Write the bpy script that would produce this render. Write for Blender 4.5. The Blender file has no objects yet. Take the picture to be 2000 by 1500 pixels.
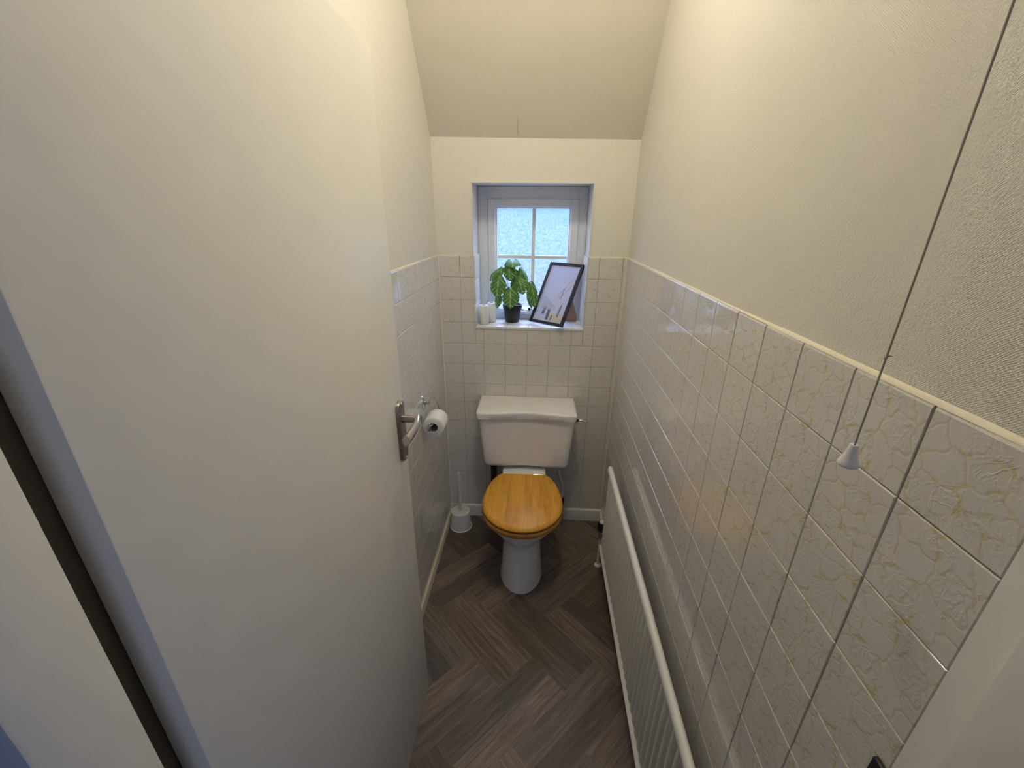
import bpy, bmesh, math, random
from mathutils import Vector, Matrix
random.seed(7)
C = bpy.context.scene.collection
S = bpy.context.scene
PI = math.pi

# ------------------------------------------------------------------ camera
CAM = Vector((0.0, -1.9904, 1.628))
YAW, PITCH, ROLL, FPX = -0.0568, 0.3774, 0.0093, 809.35
fw = Vector((math.sin(YAW)*math.cos(PITCH), math.cos(YAW)*math.cos(PITCH), -math.sin(PITCH)))
r0 = Vector((math.cos(YAW), -math.sin(YAW), 0)); u0 = r0.cross(fw)
rr = r0*math.cos(ROLL)+u0*math.sin(ROLL); uu = -r0*math.sin(ROLL)+u0*math.cos(ROLL)
cd = bpy.data.cameras.new('camera'); cam = bpy.data.objects.new('camera', cd); C.objects.link(cam)
m = Matrix.Identity(4)
for i in range(3):
    m[i][0] = rr[i]; m[i][1] = uu[i]; m[i][2] = -fw[i]; m[i][3] = CAM[i]
cam.matrix_world = m
cd.sensor_width = 36; cd.lens = FPX/2000*36; cd.clip_start = 0.01
S.camera = cam

# ------------------------------------------------------------------ sky, hall daylight, exposure
S.view_settings.view_transform = 'Standard'; S.view_settings.look = 'None'
S.view_settings.exposure = 0.0; S.view_settings.gamma = 1.0; S.view_settings.use_curve_mapping = False
W = bpy.data.worlds.new('sky'); S.world = W; W.use_nodes = True
nt = W.node_tree; bg = nt.nodes['Background']
tc = nt.nodes.new('ShaderNodeTexCoord'); sp = nt.nodes.new('ShaderNodeSeparateXYZ')
cr = nt.nodes.new('ShaderNodeValToRGB')
nt.links.new(tc.outputs['Generated'], sp.inputs[0]); nt.links.new(sp.outputs['Z'], cr.inputs[0])
mr = nt.nodes.new('ShaderNodeMapRange'); mr.inputs['From Min'].default_value = -1.0; mr.inputs['From Max'].default_value = 1.0
nt.links.new(sp.outputs['Z'], mr.inputs['Value']); nt.links.new(mr.outputs[0], cr.inputs[0])
# overcast daylight: dull ground, paler towards the horizon, bright high sky
SKY = [(-0.45, (0.12, 0.15, 0.34)), (-0.14, (0.20, 0.26, 0.60)), (-0.07, (0.20, 0.44, 0.80)), (0.10, (0.26, 0.55, 0.95)), (0.40, (4.0, 5.4, 9.4)), (1.0, (6.2, 8.4, 14.5))]
SMAX = 14.5
els = cr.color_ramp.elements
while len(els) < len(SKY): els.new(0.5)
for e, (z, c) in zip(els, SKY):
    e.position = (z+1)/2
for e, (z, c) in zip(els, SKY):
    e.color = (*[v/SMAX for v in c], 1)
nt.links.new(cr.outputs[0], bg.inputs[0]); bg.inputs[1].default_value = SMAX*1.15

def area(name, loc, rot, sx, sy, power, col):
    l = bpy.data.lights.new(name, 'AREA'); l.shape = 'RECTANGLE'; l.size = sx; l.size_y = sy
    l.energy = power; l.color = col
    o = bpy.data.objects.new(name, l); C.objects.link(o); o.location = loc; o.rotation_euler = rot
    return o
# daylight through the hall window behind the camera
area('hall_window_light', (0.62, -3.30, 1.35), (PI/2, 0, 0), 0.8, 1.2, 5.4, (0.46, 0.58, 1.0))
LAMP = (0.0, -0.98, 2.60)

# ------------------------------------------------------------------ materials
def mat(name):
    m = bpy.data.materials.new(name); m.use_nodes = True
    return m, m.node_tree, m.node_tree.nodes['Principled BSDF']
def plain(name, col, rough=0.5, metal=0.0, coat=0.0, spec=0.5, bump=0, bscale=200, var=0.03):
    m, t, b = mat(name)
    n = t.nodes.new('ShaderNodeTexNoise'); tcn = t.nodes.new('ShaderNodeTexCoord')
    t.links.new(tcn.outputs['Object'], n.inputs['Vector']); n.inputs['Scale'].default_value = bscale if bump else 14
    n.inputs['Detail'].default_value = 3
    mx = t.nodes.new('ShaderNodeMix'); mx.data_type = 'RGBA'
    mx.inputs['A'].default_value = (*[max(0, c*(1-var)) for c in col], 1); mx.inputs['B'].default_value = (*[min(1, c*(1+var)) for c in col], 1)
    t.links.new(n.outputs['Fac'], mx.inputs['Factor']); t.links.new(mx.outputs['Result'], b.inputs['Base Color'])
    b.inputs['Roughness'].default_value = rough; b.inputs['Metallic'].default_value = metal
    b.inputs['Coat Weight'].default_value = coat; b.inputs['Specular IOR Level'].default_value = spec
    if bump:
        bp = t.nodes.new('ShaderNodeBump'); bp.inputs['Strength'].default_value = bump; bp.inputs['Distance'].default_value = 0.002
        t.links.new(n.outputs['Fac'], bp.inputs['Height']); t.links.new(bp.outputs[0], b.inputs['Normal'])
    return m
M = {}
M['paint'] = plain('cream wall paint', (0.84, 0.81, 0.72), 0.62, bump=0.10, bscale=90, spec=0.3)
M['ceil'] = plain('ceiling paint', (0.76, 0.72, 0.61), 0.8, bump=0.05, bscale=60, spec=0.2)
M['gloss'] = plain('white gloss paint', (0.80, 0.79, 0.75), 0.32, bump=0.04, bscale=25)
M['doorp'] = plain('door satin paint', (0.82, 0.80, 0.73), 0.42, bump=0.05, bscale=18)
M['upvc'] = plain('white plastic', (0.86, 0.88, 0.92), 0.3)
M['ceramic'] = plain('sanitary ware', (0.93, 0.92, 0.90), 0.10, coat=0.3)
M['plastic'] = plain('brush plastic', (0.80, 0.79, 0.75), 0.35)
M['rad'] = plain('radiator enamel', (0.86, 0.84, 0.76), 0.3)
M['chrome'] = plain('chrome', (0.62, 0.62, 0.64), 0.10, metal=1.0)
M['nickel'] = plain('satin nickel', (0.34, 0.31, 0.285), 0.34, metal=1.0)
M['lever'] = plain('polished nickel', (0.62, 0.60, 0.58), 0.2, metal=1.0)
M['black'] = plain('black plastic', (0.012, 0.012, 0.014), 0.4)
M['darkpipe'] = plain('dark pipe', (0.02, 0.02, 0.022), 0.5)
M['framew'] = plain('black frame', (0.016, 0.016, 0.022), 0.35)
M['paper'] = plain('toilet tissue', (0.86, 0.85, 0.80), 0.9, bump=0.3, bscale=260)
M['card'] = plain('cardboard core', (0.26, 0.20, 0.14), 0.9)
M['mdf'] = plain('brown hardboard', (0.36, 0.22, 0.15), 0.8)
M['cord'] = plain('cord string', (0.42, 0.38, 0.28), 0.9)
M['whiteplastic'] = plain('white moulded plastic', (0.80, 0.79, 0.76), 0.35)
M['grout'] = plain('grout', (0.22, 0.20, 0.165), 0.95)
M['seal'] = plain('painted sealant', (0.80, 0.75, 0.58), 0.5)
M['soil'] = plain('pot filling', (0.03, 0.02, 0.015), 0.95, bump=0.6, bscale=120)
M['stem'] = plain('green stem', (0.10, 0.22, 0.07), 0.5)
M['hallpaint'] = plain('hall paint', (0.26, 0.30, 0.40), 0.8)
M['crack'] = plain('paint crack', (0.30, 0.27, 0.20), 0.9)
M['mount'] = plain('printed paper', (0.56, 0.60, 0.84), 0.25, coat=0.6)
M['ink'] = plain('dark ink', (0.10, 0.10, 0.16), 0.5)
M['inkpale'] = plain('pale ink', (0.36, 0.38, 0.55), 0.5)
M['sand'] = plain('beige wash', (0.55, 0.52, 0.48), 0.5, bump=0.2, bscale=150)

def woven():
    m, t, b = mat('embossed wallpaper')
    b.inputs['Base Color'].default_value = (0.84, 0.81, 0.72, 1); b.inputs['Roughness'].default_value = 0.6
    b.inputs['Specular IOR Level'].default_value = 0.3
    tcn = t.nodes.new('ShaderNodeTexCoord')
    mp = t.nodes.new('ShaderNodeMapping'); t.links.new(tcn.outputs['Object'], mp.inputs[0])
    nz = t.nodes.new('ShaderNodeTexNoise'); nz.inputs['Scale'].default_value = 45; nz.inputs['Detail'].default_value = 2
    t.links.new(mp.outputs[0], nz.inputs['Vector'])
    ad = t.nodes.new('ShaderNodeVectorMath'); ad.operation = 'MULTIPLY_ADD'
    ad.inputs[1].default_value = (0.005,)*3
    t.links.new(nz.outputs['Color'], ad.inputs[0]); t.links.new(mp.outputs[0], ad.inputs[2])
    s1 = t.nodes.new('ShaderNodeSeparateXYZ'); t.links.new(ad.outputs[0], s1.inputs[0])
    def sn(sock, k):
        a = t.nodes.new('ShaderNodeMath'); a.operation = 'MULTIPLY'; a.inputs[1].default_value = k
        t.links.new(sock, a.inputs[0]); c = t.nodes.new('ShaderNodeMath'); c.operation = 'SINE'; t.links.new(a.outputs[0], c.inputs[0])
        return c.outputs[0]
    a = sn(s1.outputs['Y'], 2*PI/0.0029); c = sn(s1.outputs['Z'], 2*PI/0.0025)
    mu = t.nodes.new('ShaderNodeMath'); mu.operation = 'MULTIPLY_ADD'; t.links.new(a, mu.inputs[0]); t.links.new(c, mu.inputs[1])
    n2 = t.nodes.new('ShaderNodeTexNoise'); n2.inputs['Scale'].default_value = 330; n2.inputs['Detail'].default_value = 2
    t.links.new(tcn.outputs['Object'], n2.inputs['Vector'])
    m2 = t.nodes.new('ShaderNodeMath'); m2.operation = 'MULTIPLY'; m2.inputs[1].default_value = 5.5
    t.links.new(n2.outputs['Fac'], m2.inputs[0]); t.links.new(m2.outputs[0], mu.inputs[2])
    bp = t.nodes.new('ShaderNodeBump'); bp.inputs['Strength'].default_value = 0.45; bp.inputs['Distance'].default_value = 0.0005
    t.links.new(mu.outputs[0], bp.inputs['Height']); t.links.new(bp.outputs[0], b.inputs['Normal'])
    return m
M['woven'] = woven()

def tilemat():
    m, t, b = mat('marbled ceramic tile')
    uv = t.nodes.new('ShaderNodeUVMap')
    def noise(scale, det=3, dist=0.0, rough=0.5):
        n = t.nodes.new('ShaderNodeTexNoise'); n.inputs['Scale'].default_value = scale; n.inputs['Detail'].default_value = det
        n.inputs['Distortion'].default_value = dist; n.inputs['Roughness'].default_value = rough
        t.links.new(uv.outputs[0], n.inputs['Vector']); return n.outputs['Fac']
    def ridge(s, w):   # 1 on the line noise = 0.5
        a = t.nodes.new('ShaderNodeMath'); a.operation = 'SUBTRACT'; a.inputs[1].default_value = 0.5; t.links.new(s, a.inputs[0])
        c = t.nodes.new('ShaderNodeMath'); c.operation = 'ABSOLUTE'; t.links.new(a.outputs[0], c.inputs[0])
        r = t.nodes.new('ShaderNodeMapRange'); r.inputs['From Min'].default_value = 0; r.inputs['From Max'].default_value = w
        r.inputs['To Min'].default_value = 1; r.inputs['To Max'].default_value = 0; r.interpolation_type = 'SMOOTHSTEP'
        t.links.new(c.outputs[0], r.inputs['Value']); return r.outputs[0]
    def mul(a, b_):
        n = t.nodes.new('ShaderNodeMath'); n.operation = 'MULTIPLY'; t.links.new(a, n.inputs[0])
        if isinstance(b_, float): n.inputs[1].default_value = b_
        else: t.links.new(b_, n.inputs[1])
        return n.outputs[0]
    def add(a, b_):
        n = t.nodes.new('ShaderNodeMath'); n.operation = 'ADD'; n.use_clamp = False; t.links.new(a, n.inputs[0]); t.links.new(b_, n.inputs[1]); return n.outputs[0]
    def step(s, a, c):
        r = t.nodes.new('ShaderNodeMapRange'); r.inputs['From Min'].default_value = a; r.inputs['From Max'].default_value = c
        r.interpolation_type = 'SMOOTHSTEP'; t.links.new(s, r.inputs['Value']); return r.outputs[0]
    nz = t.nodes.new('ShaderNodeTexNoise'); nz.inputs['Scale'].default_value = 45; nz.inputs['Detail'].default_value = 3
    t.links.new(uv.outputs[0], nz.inputs['Vector'])
    dv = t.nodes.new('ShaderNodeVectorMath'); dv.operation = 'MULTIPLY_ADD'; dv.inputs[1].default_value = (0.03, 0.03, 0.0)
    t.links.new(nz.outputs['Color'], dv.inputs[0]); t.links.new(uv.outputs[0], dv.inputs[2])
    def web(sc, w):
        v = t.nodes.new('ShaderNodeTexVoronoi'); v.feature = 'DISTANCE_TO_EDGE'; v.voronoi_dimensions = '2D'; v.inputs['Scale'].default_value = sc
        t.links.new(dv.outputs[0], v.inputs['Vector'])
        r = t.nodes.new('ShaderNodeMapRange'); r.inputs['From Max'].default_value = w; r.inputs['To Min'].default_value = 1; r.inputs['To Max'].default_value = 0
        r.interpolation_type = 'SMOOTHSTEP'; t.links.new(v.outputs['Distance'], r.inputs['Value']); return r.outputs[0]
    mask = step(noise(24, 2), 0.40, 0.58)
    thin = mul(web(30, 0.055), step(noise(33, 2), 0.38, 0.55))
    blot = mul(mul(web(30, 0.20), step(noise(55, 3, 0.8), 0.50, 0.62)), mask)
    colf = add(mul(thin, 0.7), mul(blot, 0.95))
    mx = t.nodes.new('ShaderNodeMix'); mx.data_type = 'RGBA'; mx.clamp_factor = True
    mx.inputs['A'].default_value = (0.77, 0.745, 0.70, 1); mx.inputs['B'].default_value = (0.66, 0.60, 0.33, 1)
    t.links.new(colf, mx.inputs['Factor']); t.links.new(mx.outputs['Result'], b.inputs['Base Color'])
    rel = add(mul(web(30, 0.11), -0.8), mul(mul(ridge(noise(60, 3, 1.0), 0.09), mask), 0.9))
    rel = add(rel, mul(noise(40, 2), 0.5))
    bp = t.nodes.new('ShaderNodeBump'); bp.inputs['Strength'].default_value = 0.5; bp.inputs['Distance'].default_value = 0.0006
    t.links.new(rel, bp.inputs['Height']); t.links.new(bp.outputs[0], b.inputs['Normal'])
    b.inputs['Roughness'].default_value = 0.10; b.inputs['Coat Weight'].default_value = 0.6; b.inputs['Coat Roughness'].default_value = 0.06
    return m
M['tile'] = tilemat()

def woodmat(name, c1, c2, c3, uvbased, rough, sc, arcs=0.0):
    m, t, b = mat(name)
    if uvbased: src = t.nodes.new('ShaderNodeUVMap').outputs[0]
    else: src = t.nodes.new('ShaderNodeTexCoord').outputs['Object']
    mp = t.nodes.new('ShaderNodeMapping'); t.links.new(src, mp.inputs[0]); mp.inputs['Scale'].default_value = sc
    n = t.nodes.new('ShaderNodeTexNoise'); n.inputs['Scale'].default_value = 1; n.inputs['Detail'].default_value = 6; n.inputs['Roughness'].default_value = 0.62
    n.inputs['Distortion'].default_value = 0.6
    t.links.new(mp.outputs[0], n.inputs['Vector'])
    rp = t.nodes.new('ShaderNodeValToRGB'); t.links.new(n.outputs['Fac'], rp.inputs[0])
    e = rp.color_ramp.elements; e[0].position = 0.30; e[0].color = (*c1, 1); e[1].position = 0.72; e[1].color = (*c3, 1)
    k = rp.color_ramp.elements.new(0.5); k.color = (*c2, 1)
    out = rp.outputs[0]
    if arcs:
        mp2 = t.nodes.new('ShaderNodeMapping'); t.links.new(src, mp2.inputs[0]); mp2.inputs['Scale'].default_value = [s*0.30 for s in sc]
        n2 = t.nodes.new('ShaderNodeTexNoise'); n2.inputs['Scale'].default_value = 1; n2.inputs['Detail'].default_value = 1.5
        t.links.new(mp2.outputs[0], n2.inputs['Vector'])
        mu = t.nodes.new('ShaderNodeMath'); mu.operation = 'MULTIPLY'; mu.inputs[1].default_value = 70; t.links.new(n2.outputs['Fac'], mu.inputs[0])
        si = t.nodes.new('ShaderNodeMath'); si.operation = 'SINE'; t.links.new(mu.outputs[0], si.inputs[0])
        mrr = t.nodes.new('ShaderNodeMapRange'); mrr.inputs['From Min'].default_value = 0.2; mrr.inputs['From Max'].default_value = 1; mrr.inputs['To Max'].default_value = arcs
        t.links.new(si.outputs[0], mrr.inputs['Value'])
        mx = t.nodes.new('ShaderNodeMix'); mx.data_type = 'RGBA'; t.links.new(mrr.outputs[0], mx.inputs['Factor'])
        t.links.new(out, mx.inputs['A']); mx.inputs['B'].default_value = (*c1, 1); out = mx.outputs['Result']
    if uvbased:
        at = t.nodes.new('ShaderNodeAttribute'); at.attribute_name = 'tone'
        mx = t.nodes.new('ShaderNodeMix'); mx.data_type = 'RGBA'; mx.blend_type = 'MULTIPLY'; mx.inputs['Factor'].default_value = 1
        t.links.new(out, mx.inputs['A']); t.links.new(at.outputs['Color'], mx.inputs['B']); out = mx.outputs['Result']
    t.links.new(out, b.inputs['Base Color']); b.inputs['Roughness'].default_value = rough
    bp = t.nodes.new('ShaderNodeBump'); bp.inputs['Strength'].default_value = 0.15; bp.inputs['Distance'].default_value = 0.0006
    t.links.new(n.outputs['Fac'], bp.inputs['Height']); t.links.new(bp.outputs[0], b.inputs['Normal'])
    return m
M['plank'] = woodmat('grey brown vinyl plank', (0.085, 0.064, 0.050), (0.150, 0.118, 0.096), (0.235, 0.19, 0.155), True, 0.42, (5, 75, 1), 0.35)
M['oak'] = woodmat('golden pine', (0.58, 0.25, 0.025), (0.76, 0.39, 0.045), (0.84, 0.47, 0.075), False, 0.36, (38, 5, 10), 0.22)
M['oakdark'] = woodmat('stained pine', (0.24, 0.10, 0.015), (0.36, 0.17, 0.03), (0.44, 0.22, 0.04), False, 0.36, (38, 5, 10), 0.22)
M['gapdark'] = plain('dark gap strip', (0.13, 0.11, 0.075), 0.8)  # dark brown that deepens the hinge-side door gap
M['plankgap'] = plain('plank joint', (0.24, 0.21, 0.17), 0.8)

def glassmat():
    m, t, b = mat('obscure glass')
    t.nodes.remove(b); out = t.nodes['Material Output']
    tcn = t.nodes.new('ShaderNodeTexCoord')
    n = t.nodes.new('ShaderNodeTexNoise'); n.inputs['Scale'].default_value = 55; n.inputs['Detail'].default_value = 3; n.inputs['Distortion'].default_value = 1.5
    t.links.new(tcn.outputs['Object'], n.inputs['Vector'])
    bp = t.nodes.new('ShaderNodeBump'); bp.inputs['Strength'].default_value = 0.8; bp.inputs['Distance'].default_value = 0.003
    t.links.new(n.outputs['Fac'], bp.inputs['Height'])
    tr = t.nodes.new('ShaderNodeBsdfTranslucent'); tr.inputs[0].default_value = (0.95, 0.97, 0.97, 1); t.links.new(bp.outputs[0], tr.inputs['Normal'])
    rf = t.nodes.new('ShaderNodeBsdfRefraction'); rf.inputs['IOR'].default_value = 1.25; rf.inputs['Roughness'].default_value = 0.10
    t.links.new(bp.outputs[0], rf.inputs['Normal'])
    gl = t.nodes.new('ShaderNodeBsdfGlossy'); gl.inputs['Roughness'].default_value = 0.15; t.links.new(bp.outputs[0], gl.inputs['Normal'])
    mx = t.nodes.new('ShaderNodeMixShader'); mx.inputs[0].default_value = 0.60
    t.links.new(tr.outputs[0], mx.inputs[1]); t.links.new(rf.outputs[0], mx.inputs[2])
    m2 = t.nodes.new('ShaderNodeMixShader'); m2.inputs[0].default_value = 0.05
    t.links.new(mx.outputs[0], m2.inputs[1]); t.links.new(gl.outputs[0], m2.inputs[2])
    tp = t.nodes.new('ShaderNodeBsdfTransparent'); m3 = t.nodes.new('ShaderNodeMixShader')
    n3 = t.nodes.new('ShaderNodeTexNoise'); n3.inputs['Scale'].default_value = 110; n3.inputs['Detail'].default_value = 2; t.links.new(tcn.outputs['Object'], n3.inputs['Vector'])
    m4 = t.nodes.new('ShaderNodeMapRange'); m4.inputs['From Min'].default_value = 0.35; m4.inputs['From Max'].default_value = 0.65; m4.inputs['To Min'].default_value = 0.62; m4.inputs['To Max'].default_value = 0.86
    t.links.new(n3.outputs['Fac'], m4.inputs['Value']); t.links.new(m4.outputs[0], m3.inputs[0])
    t.links.new(m2.outputs[0], m3.inputs[1]); t.links.new(tp.outputs[0], m3.inputs[2])
    t.links.new(m3.outputs[0], out.inputs['Surface'])
    return m
M['glass'] = glassmat()

def leafmat():
    m, t, b = mat('variegated monstera leaf')
    uv = t.nodes.new('ShaderNodeUVMap'); s = t.nodes.new('ShaderNodeSeparateXYZ'); t.links.new(uv.outputs[0], s.inputs[0])
    ab = t.nodes.new('ShaderNodeMath'); ab.operation = 'ABSOLUTE'; t.links.new(s.outputs['X'], ab.inputs[0])
    # side ribs run outwards and forwards from the midrib
    k = t.nodes.new('ShaderNodeMath'); k.operation = 'MULTIPLY_ADD'; k.inputs[1].default_value = -0.55
    t.links.new(ab.outputs[0], k.inputs[0]); t.links.new(s.outputs['Y'], k.inputs[2])
    w = t.nodes.new('ShaderNodeMath'); w.operation = 'MULTIPLY'; w.inputs[1].default_value = 2*PI*5.0; t.links.new(k.outputs[0], w.inputs[0])
    co = t.nodes.new('ShaderNodeMath'); co.operation = 'COSINE'; t.links.new(w.outputs[0], co.inputs[0])
    r = t.nodes.new('ShaderNodeMapRange'); r.inputs['From Min'].default_value = 0.60; r.inputs['From Max'].default_value = 1.15; t.links.new(co.outputs[0], r.inputs['Value'])
    r2 = t.nodes.new('ShaderNodeMapRange'); r2.inputs['From Min'].default_value = 0.02; r2.inputs['From Max'].default_value = 0.05
    r2.inputs['To Min'].default_value = 0.8; r2.inputs['To Max'].default_value = 0; t.links.new(ab.outputs[0], r2.inputs['Value'])
    mxx = t.nodes.new('ShaderNodeMath'); mxx.operation = 'MAXIMUM'; t.links.new(r.outputs[0], mxx.inputs[0]); t.links.new(r2.outputs[0], mxx.inputs[1])
    nl = t.nodes.new('ShaderNodeTexNoise'); nl.inputs['Scale'].default_value = 4.5; nl.inputs['Detail'].default_value = 2; t.links.new(uv.outputs[0], nl.inputs['Vector'])
    ml = t.nodes.new('ShaderNodeMapRange'); ml.inputs['From Min'].default_value = 0.38; ml.inputs['From Max'].default_value = 0.58; t.links.new(nl.outputs['Fac'], ml.inputs['Value'])
    pr = t.nodes.new('ShaderNodeMath'); pr.operation = 'MULTIPLY'; t.links.new(mxx.outputs[0], pr.inputs[0]); t.links.new(ml.outputs[0], pr.inputs[1])
    mx = t.nodes.new('ShaderNodeMix'); mx.data_type = 'RGBA'; t.links.new(pr.outputs[0], mx.inputs['Factor'])
    mx.inputs['A'].default_value = (0.10, 0.30, 0.05, 1); mx.inputs['B'].default_value = (0.66, 0.80, 0.50, 1)
    t.links.new(mx.outputs['Result'], b.inputs['Base Color']); b.inputs['Roughness'].default_value = 0.35
    tl = t.nodes.new('ShaderNodeBsdfTranslucent'); t.links.new(mx.outputs['Result'], tl.inputs[0])
    ms = t.nodes.new('ShaderNodeMixShader'); ms.inputs[0].default_value = 0.3
    t.links.new(b.outputs[0], ms.inputs[1]); t.links.new(tl.outputs[0], ms.inputs[2]); t.links.new(ms.outputs[0], t.nodes['Material Output'].inputs[0])
    return m
M['leaf'] = leafmat()
def emis(name, col, s):
    m, t, b = mat(name); b.inputs['Emission Color'].default_value = (*col, 1); b.inputs['Emission Strength'].default_value = s
    b.inputs['Base Color'].default_value = (0.8, 0.8, 0.8, 1); return m
M['lampglow'] = emis('lit lamp globe', (1.0, 0.905, 0.74), 76.0)

# ------------------------------------------------------------------ mesh helpers
ORG = {}
def base(o): return ORG.get(o.name, Vector((0, 0, 0)))
def obj(name, bm, m_, parent=None, smooth=40, kind=None):
    org = base(parent) if parent else Vector((0, 0, 0))
    if org.length: bmesh.ops.translate(bm, verts=bm.verts, vec=-org)
    me = bpy.data.meshes.new(name); bm.to_mesh(me); bm.free()
    me.materials.append(m_)
    if smooth:
        me.polygons.foreach_set('use_smooth', [True]*len(me.polygons)); me.set_sharp_from_angle(angle=math.radians(smooth))
    o = bpy.data.objects.new(name, me); C.objects.link(o)
    if parent: o.parent = parent; ORG[o.name] = org
    if kind: o['kind'] = kind
    return o
def thing(name, label, cat, loc, group=None):
    o = bpy.data.objects.new(name, None); C.objects.link(o); o.location = loc; o.empty_display_size = 0.05
    o['label'] = label; o['category'] = cat
    if group: o['group'] = group
    ORG[o.name] = Vector(loc); return o
def box(bm, x0, x1, y0, y1, z0, z1, bev=0.0, seg=2):
    r = bmesh.ops.create_cube(bm, size=1.0); v = r['verts']
    for q in v: q.co = Vector(((x0+x1)/2+q.co.x*(x1-x0), (y0+y1)/2+q.co.y*(y1-y0), (z0+z1)/2+q.co.z*(z1-z0)))
    if bev:
        es = list({e for q in v for e in q.link_edges})
        bmesh.ops.bevel(bm, geom=es, offset=bev, segments=seg, profile=0.5, affect='EDGES')
    return v
def BOX(*a, **k):
    bm = bmesh.new(); box(bm, *a, **k); return bm
def ring_loft(bm, rings, close_ends=True, closed=True):
    vs = [[bm.verts.new(p) for p in r] for r in rings]; n = len(rings[0])
    for a, b_ in zip(vs[:-1], vs[1:]):
        for i in range(n if closed else n-1):
            j = (i+1) % n
            bm.faces.new((a[i], a[j], b_[j], b_[i]))
    if close_ends:
        bm.faces.new(vs[0][::-1]); bm.faces.new(vs[-1])
    bmesh.ops.recalc_face_normals(bm, faces=bm.faces)
    return vs
def tube(bm, pts, rad, n=12, cap=True):
    pts = [Vector(p) for p in pts]; rads = rad if isinstance(rad, (list, tuple)) else [rad]*len(pts)
    prev = None; rings = []
    for i, p in enumerate(pts):
        d = (pts[min(i+1, len(pts)-1)]-pts[max(i-1, 0)]).normalized()
        if prev is None:
            a = Vector((0, 0, 1)) if abs(d.z) < 0.9 else Vector((1, 0, 0)); nx = d.cross(a).normalized()
        else: nx = (prev - d*prev.dot(d)).normalized()
        prev = nx; ny = d.cross(nx)
        rings.append([p+(nx*math.cos(2*PI*k/n)+ny*math.sin(2*PI*k/n))*rads[i] for k in range(n)])
    ring_loft(bm, rings, cap)
def curve_pts(ctrl, n=8):
    """Catmull-Rom through the control points"""
    P = [Vector(c) for c in ctrl]; P = [P[0]*2-P[1]]+P+[P[-1]*2-P[-2]]; out = []
    for i in range(1, len(P)-2):
        for k in range(n):
            t = k/n; a, b_, c, d = P[i-1], P[i], P[i+1], P[i+2]
            out.append(0.5*((2*b_)+(c-a)*t+(2*a-5*b_+4*c-d)*t*t+(3*b_-a-3*c+d)*t**3))
    out.append(P[-2]); return out
def lathe(bm, prof, c, n=40, axis='z'):
    c = Vector(c); rings = []
    for r, h in prof:
        ring = []
        for k in range(n):
            a = 2*PI*k/n; u, v = r*math.cos(a), r*math.sin(a)
            if axis == 'z': ring.append(c+Vector((u, v, h)))
            elif axis == 'x': ring.append(c+Vector((h, u, v)))
            else: ring.append(c+Vector((u, h, v)))
        rings.append(ring)
    ring_loft(bm, rings, True)
def LATHE(*a, **k):
    bm = bmesh.new(); lathe(bm, *a, **k); return bm
def TUBE(*a, **k):
    bm = bmesh.new(); tube(bm, *a, **k); return bm

# ------------------------------------------------------------------ room dimensions
XL = -0.465                                    # left tiled face
def XR(y): return 0.4074+0.0177*y              # right tiled face (the room narrows a little towards the door)
YD = -1.716                                    # inner face of the door frame
TT = 1.470                                     # top of the tiling
TH = 0.006                                     # tile thickness
H2 = 2.66
SL = 1.435                                     # rise of the sloping ceiling per metre
WX0, WX1, WZ0, WZ1, WY = -0.297, 0.233, 1.138, 1.776, 0.190

# ------------------------------------------------------------------ floor: double herringbone planks
bm = bmesh.new(); uvl = bm.loops.layers.uv.new('UVMap'); cl = bm.loops.layers.float_color.new('tone')
w_, L_ = 0.087, 0.437; W2 = 2*w_; c45 = math.sqrt(0.5); Hx, Hy = 0.026, -0.848; uH, vH = (Hx+Hy)*c45, (Hy-Hx)*c45
g = 0.0005
def plank(u0_, u1_, v0_, v1_, along_u):
    q = [(u0_+g, v0_+g), (u1_-g, v0_+g), (u1_-g, v1_-g), (u0_+g, v1_-g)]
    P = [Vector(((u-v)*c45, (u+v)*c45, 0)) for u, v in q]
    if max(p.x for p in P) < -1.0 or min(p.x for p in P) > 1.0 or max(p.y for p in P) < -2.9 or min(p.y for p in P) > 0.1: return
    f = bm.faces.new([bm.verts.new(p) for p in P]); tone = random.choice([0.62, 0.75, 0.85, 0.95, 1.0, 1.1, 1.35])*random.uniform(0.93, 1.07); hue = random.uniform(-0.04, 0.04)
    ou, ov = random.uniform(0, 50), random.uniform(0, 50)
    for lp, (u, v) in zip(f.loops, q):
        a, b_ = (u, v) if along_u else (v, u)
        lp[uvl].uv = (a+ou, b_+ov); lp[cl] = (tone*(1+hue), tone, tone*(1-hue), 1)
for i in range(-12, 13):
    for j in range(-5, 6):
        du, dv = uH+i*W2+j*L_, vH-i*W2+j*L_
        for h in (0, 1):
            plank(du-L_, du, dv-w_*(h+1), dv-w_*h, True)
            plank(du-w_*(h+1), du-w_*h, dv, dv+L_, False)
fl = obj('floor', bm, M['plank'], smooth=0, kind='structure')
obj('floor_base', BOX(-1.3, 1.3, -3.4, 0.02, -0.05, -0.0006), M['plankgap'], fl, smooth=0)

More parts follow.
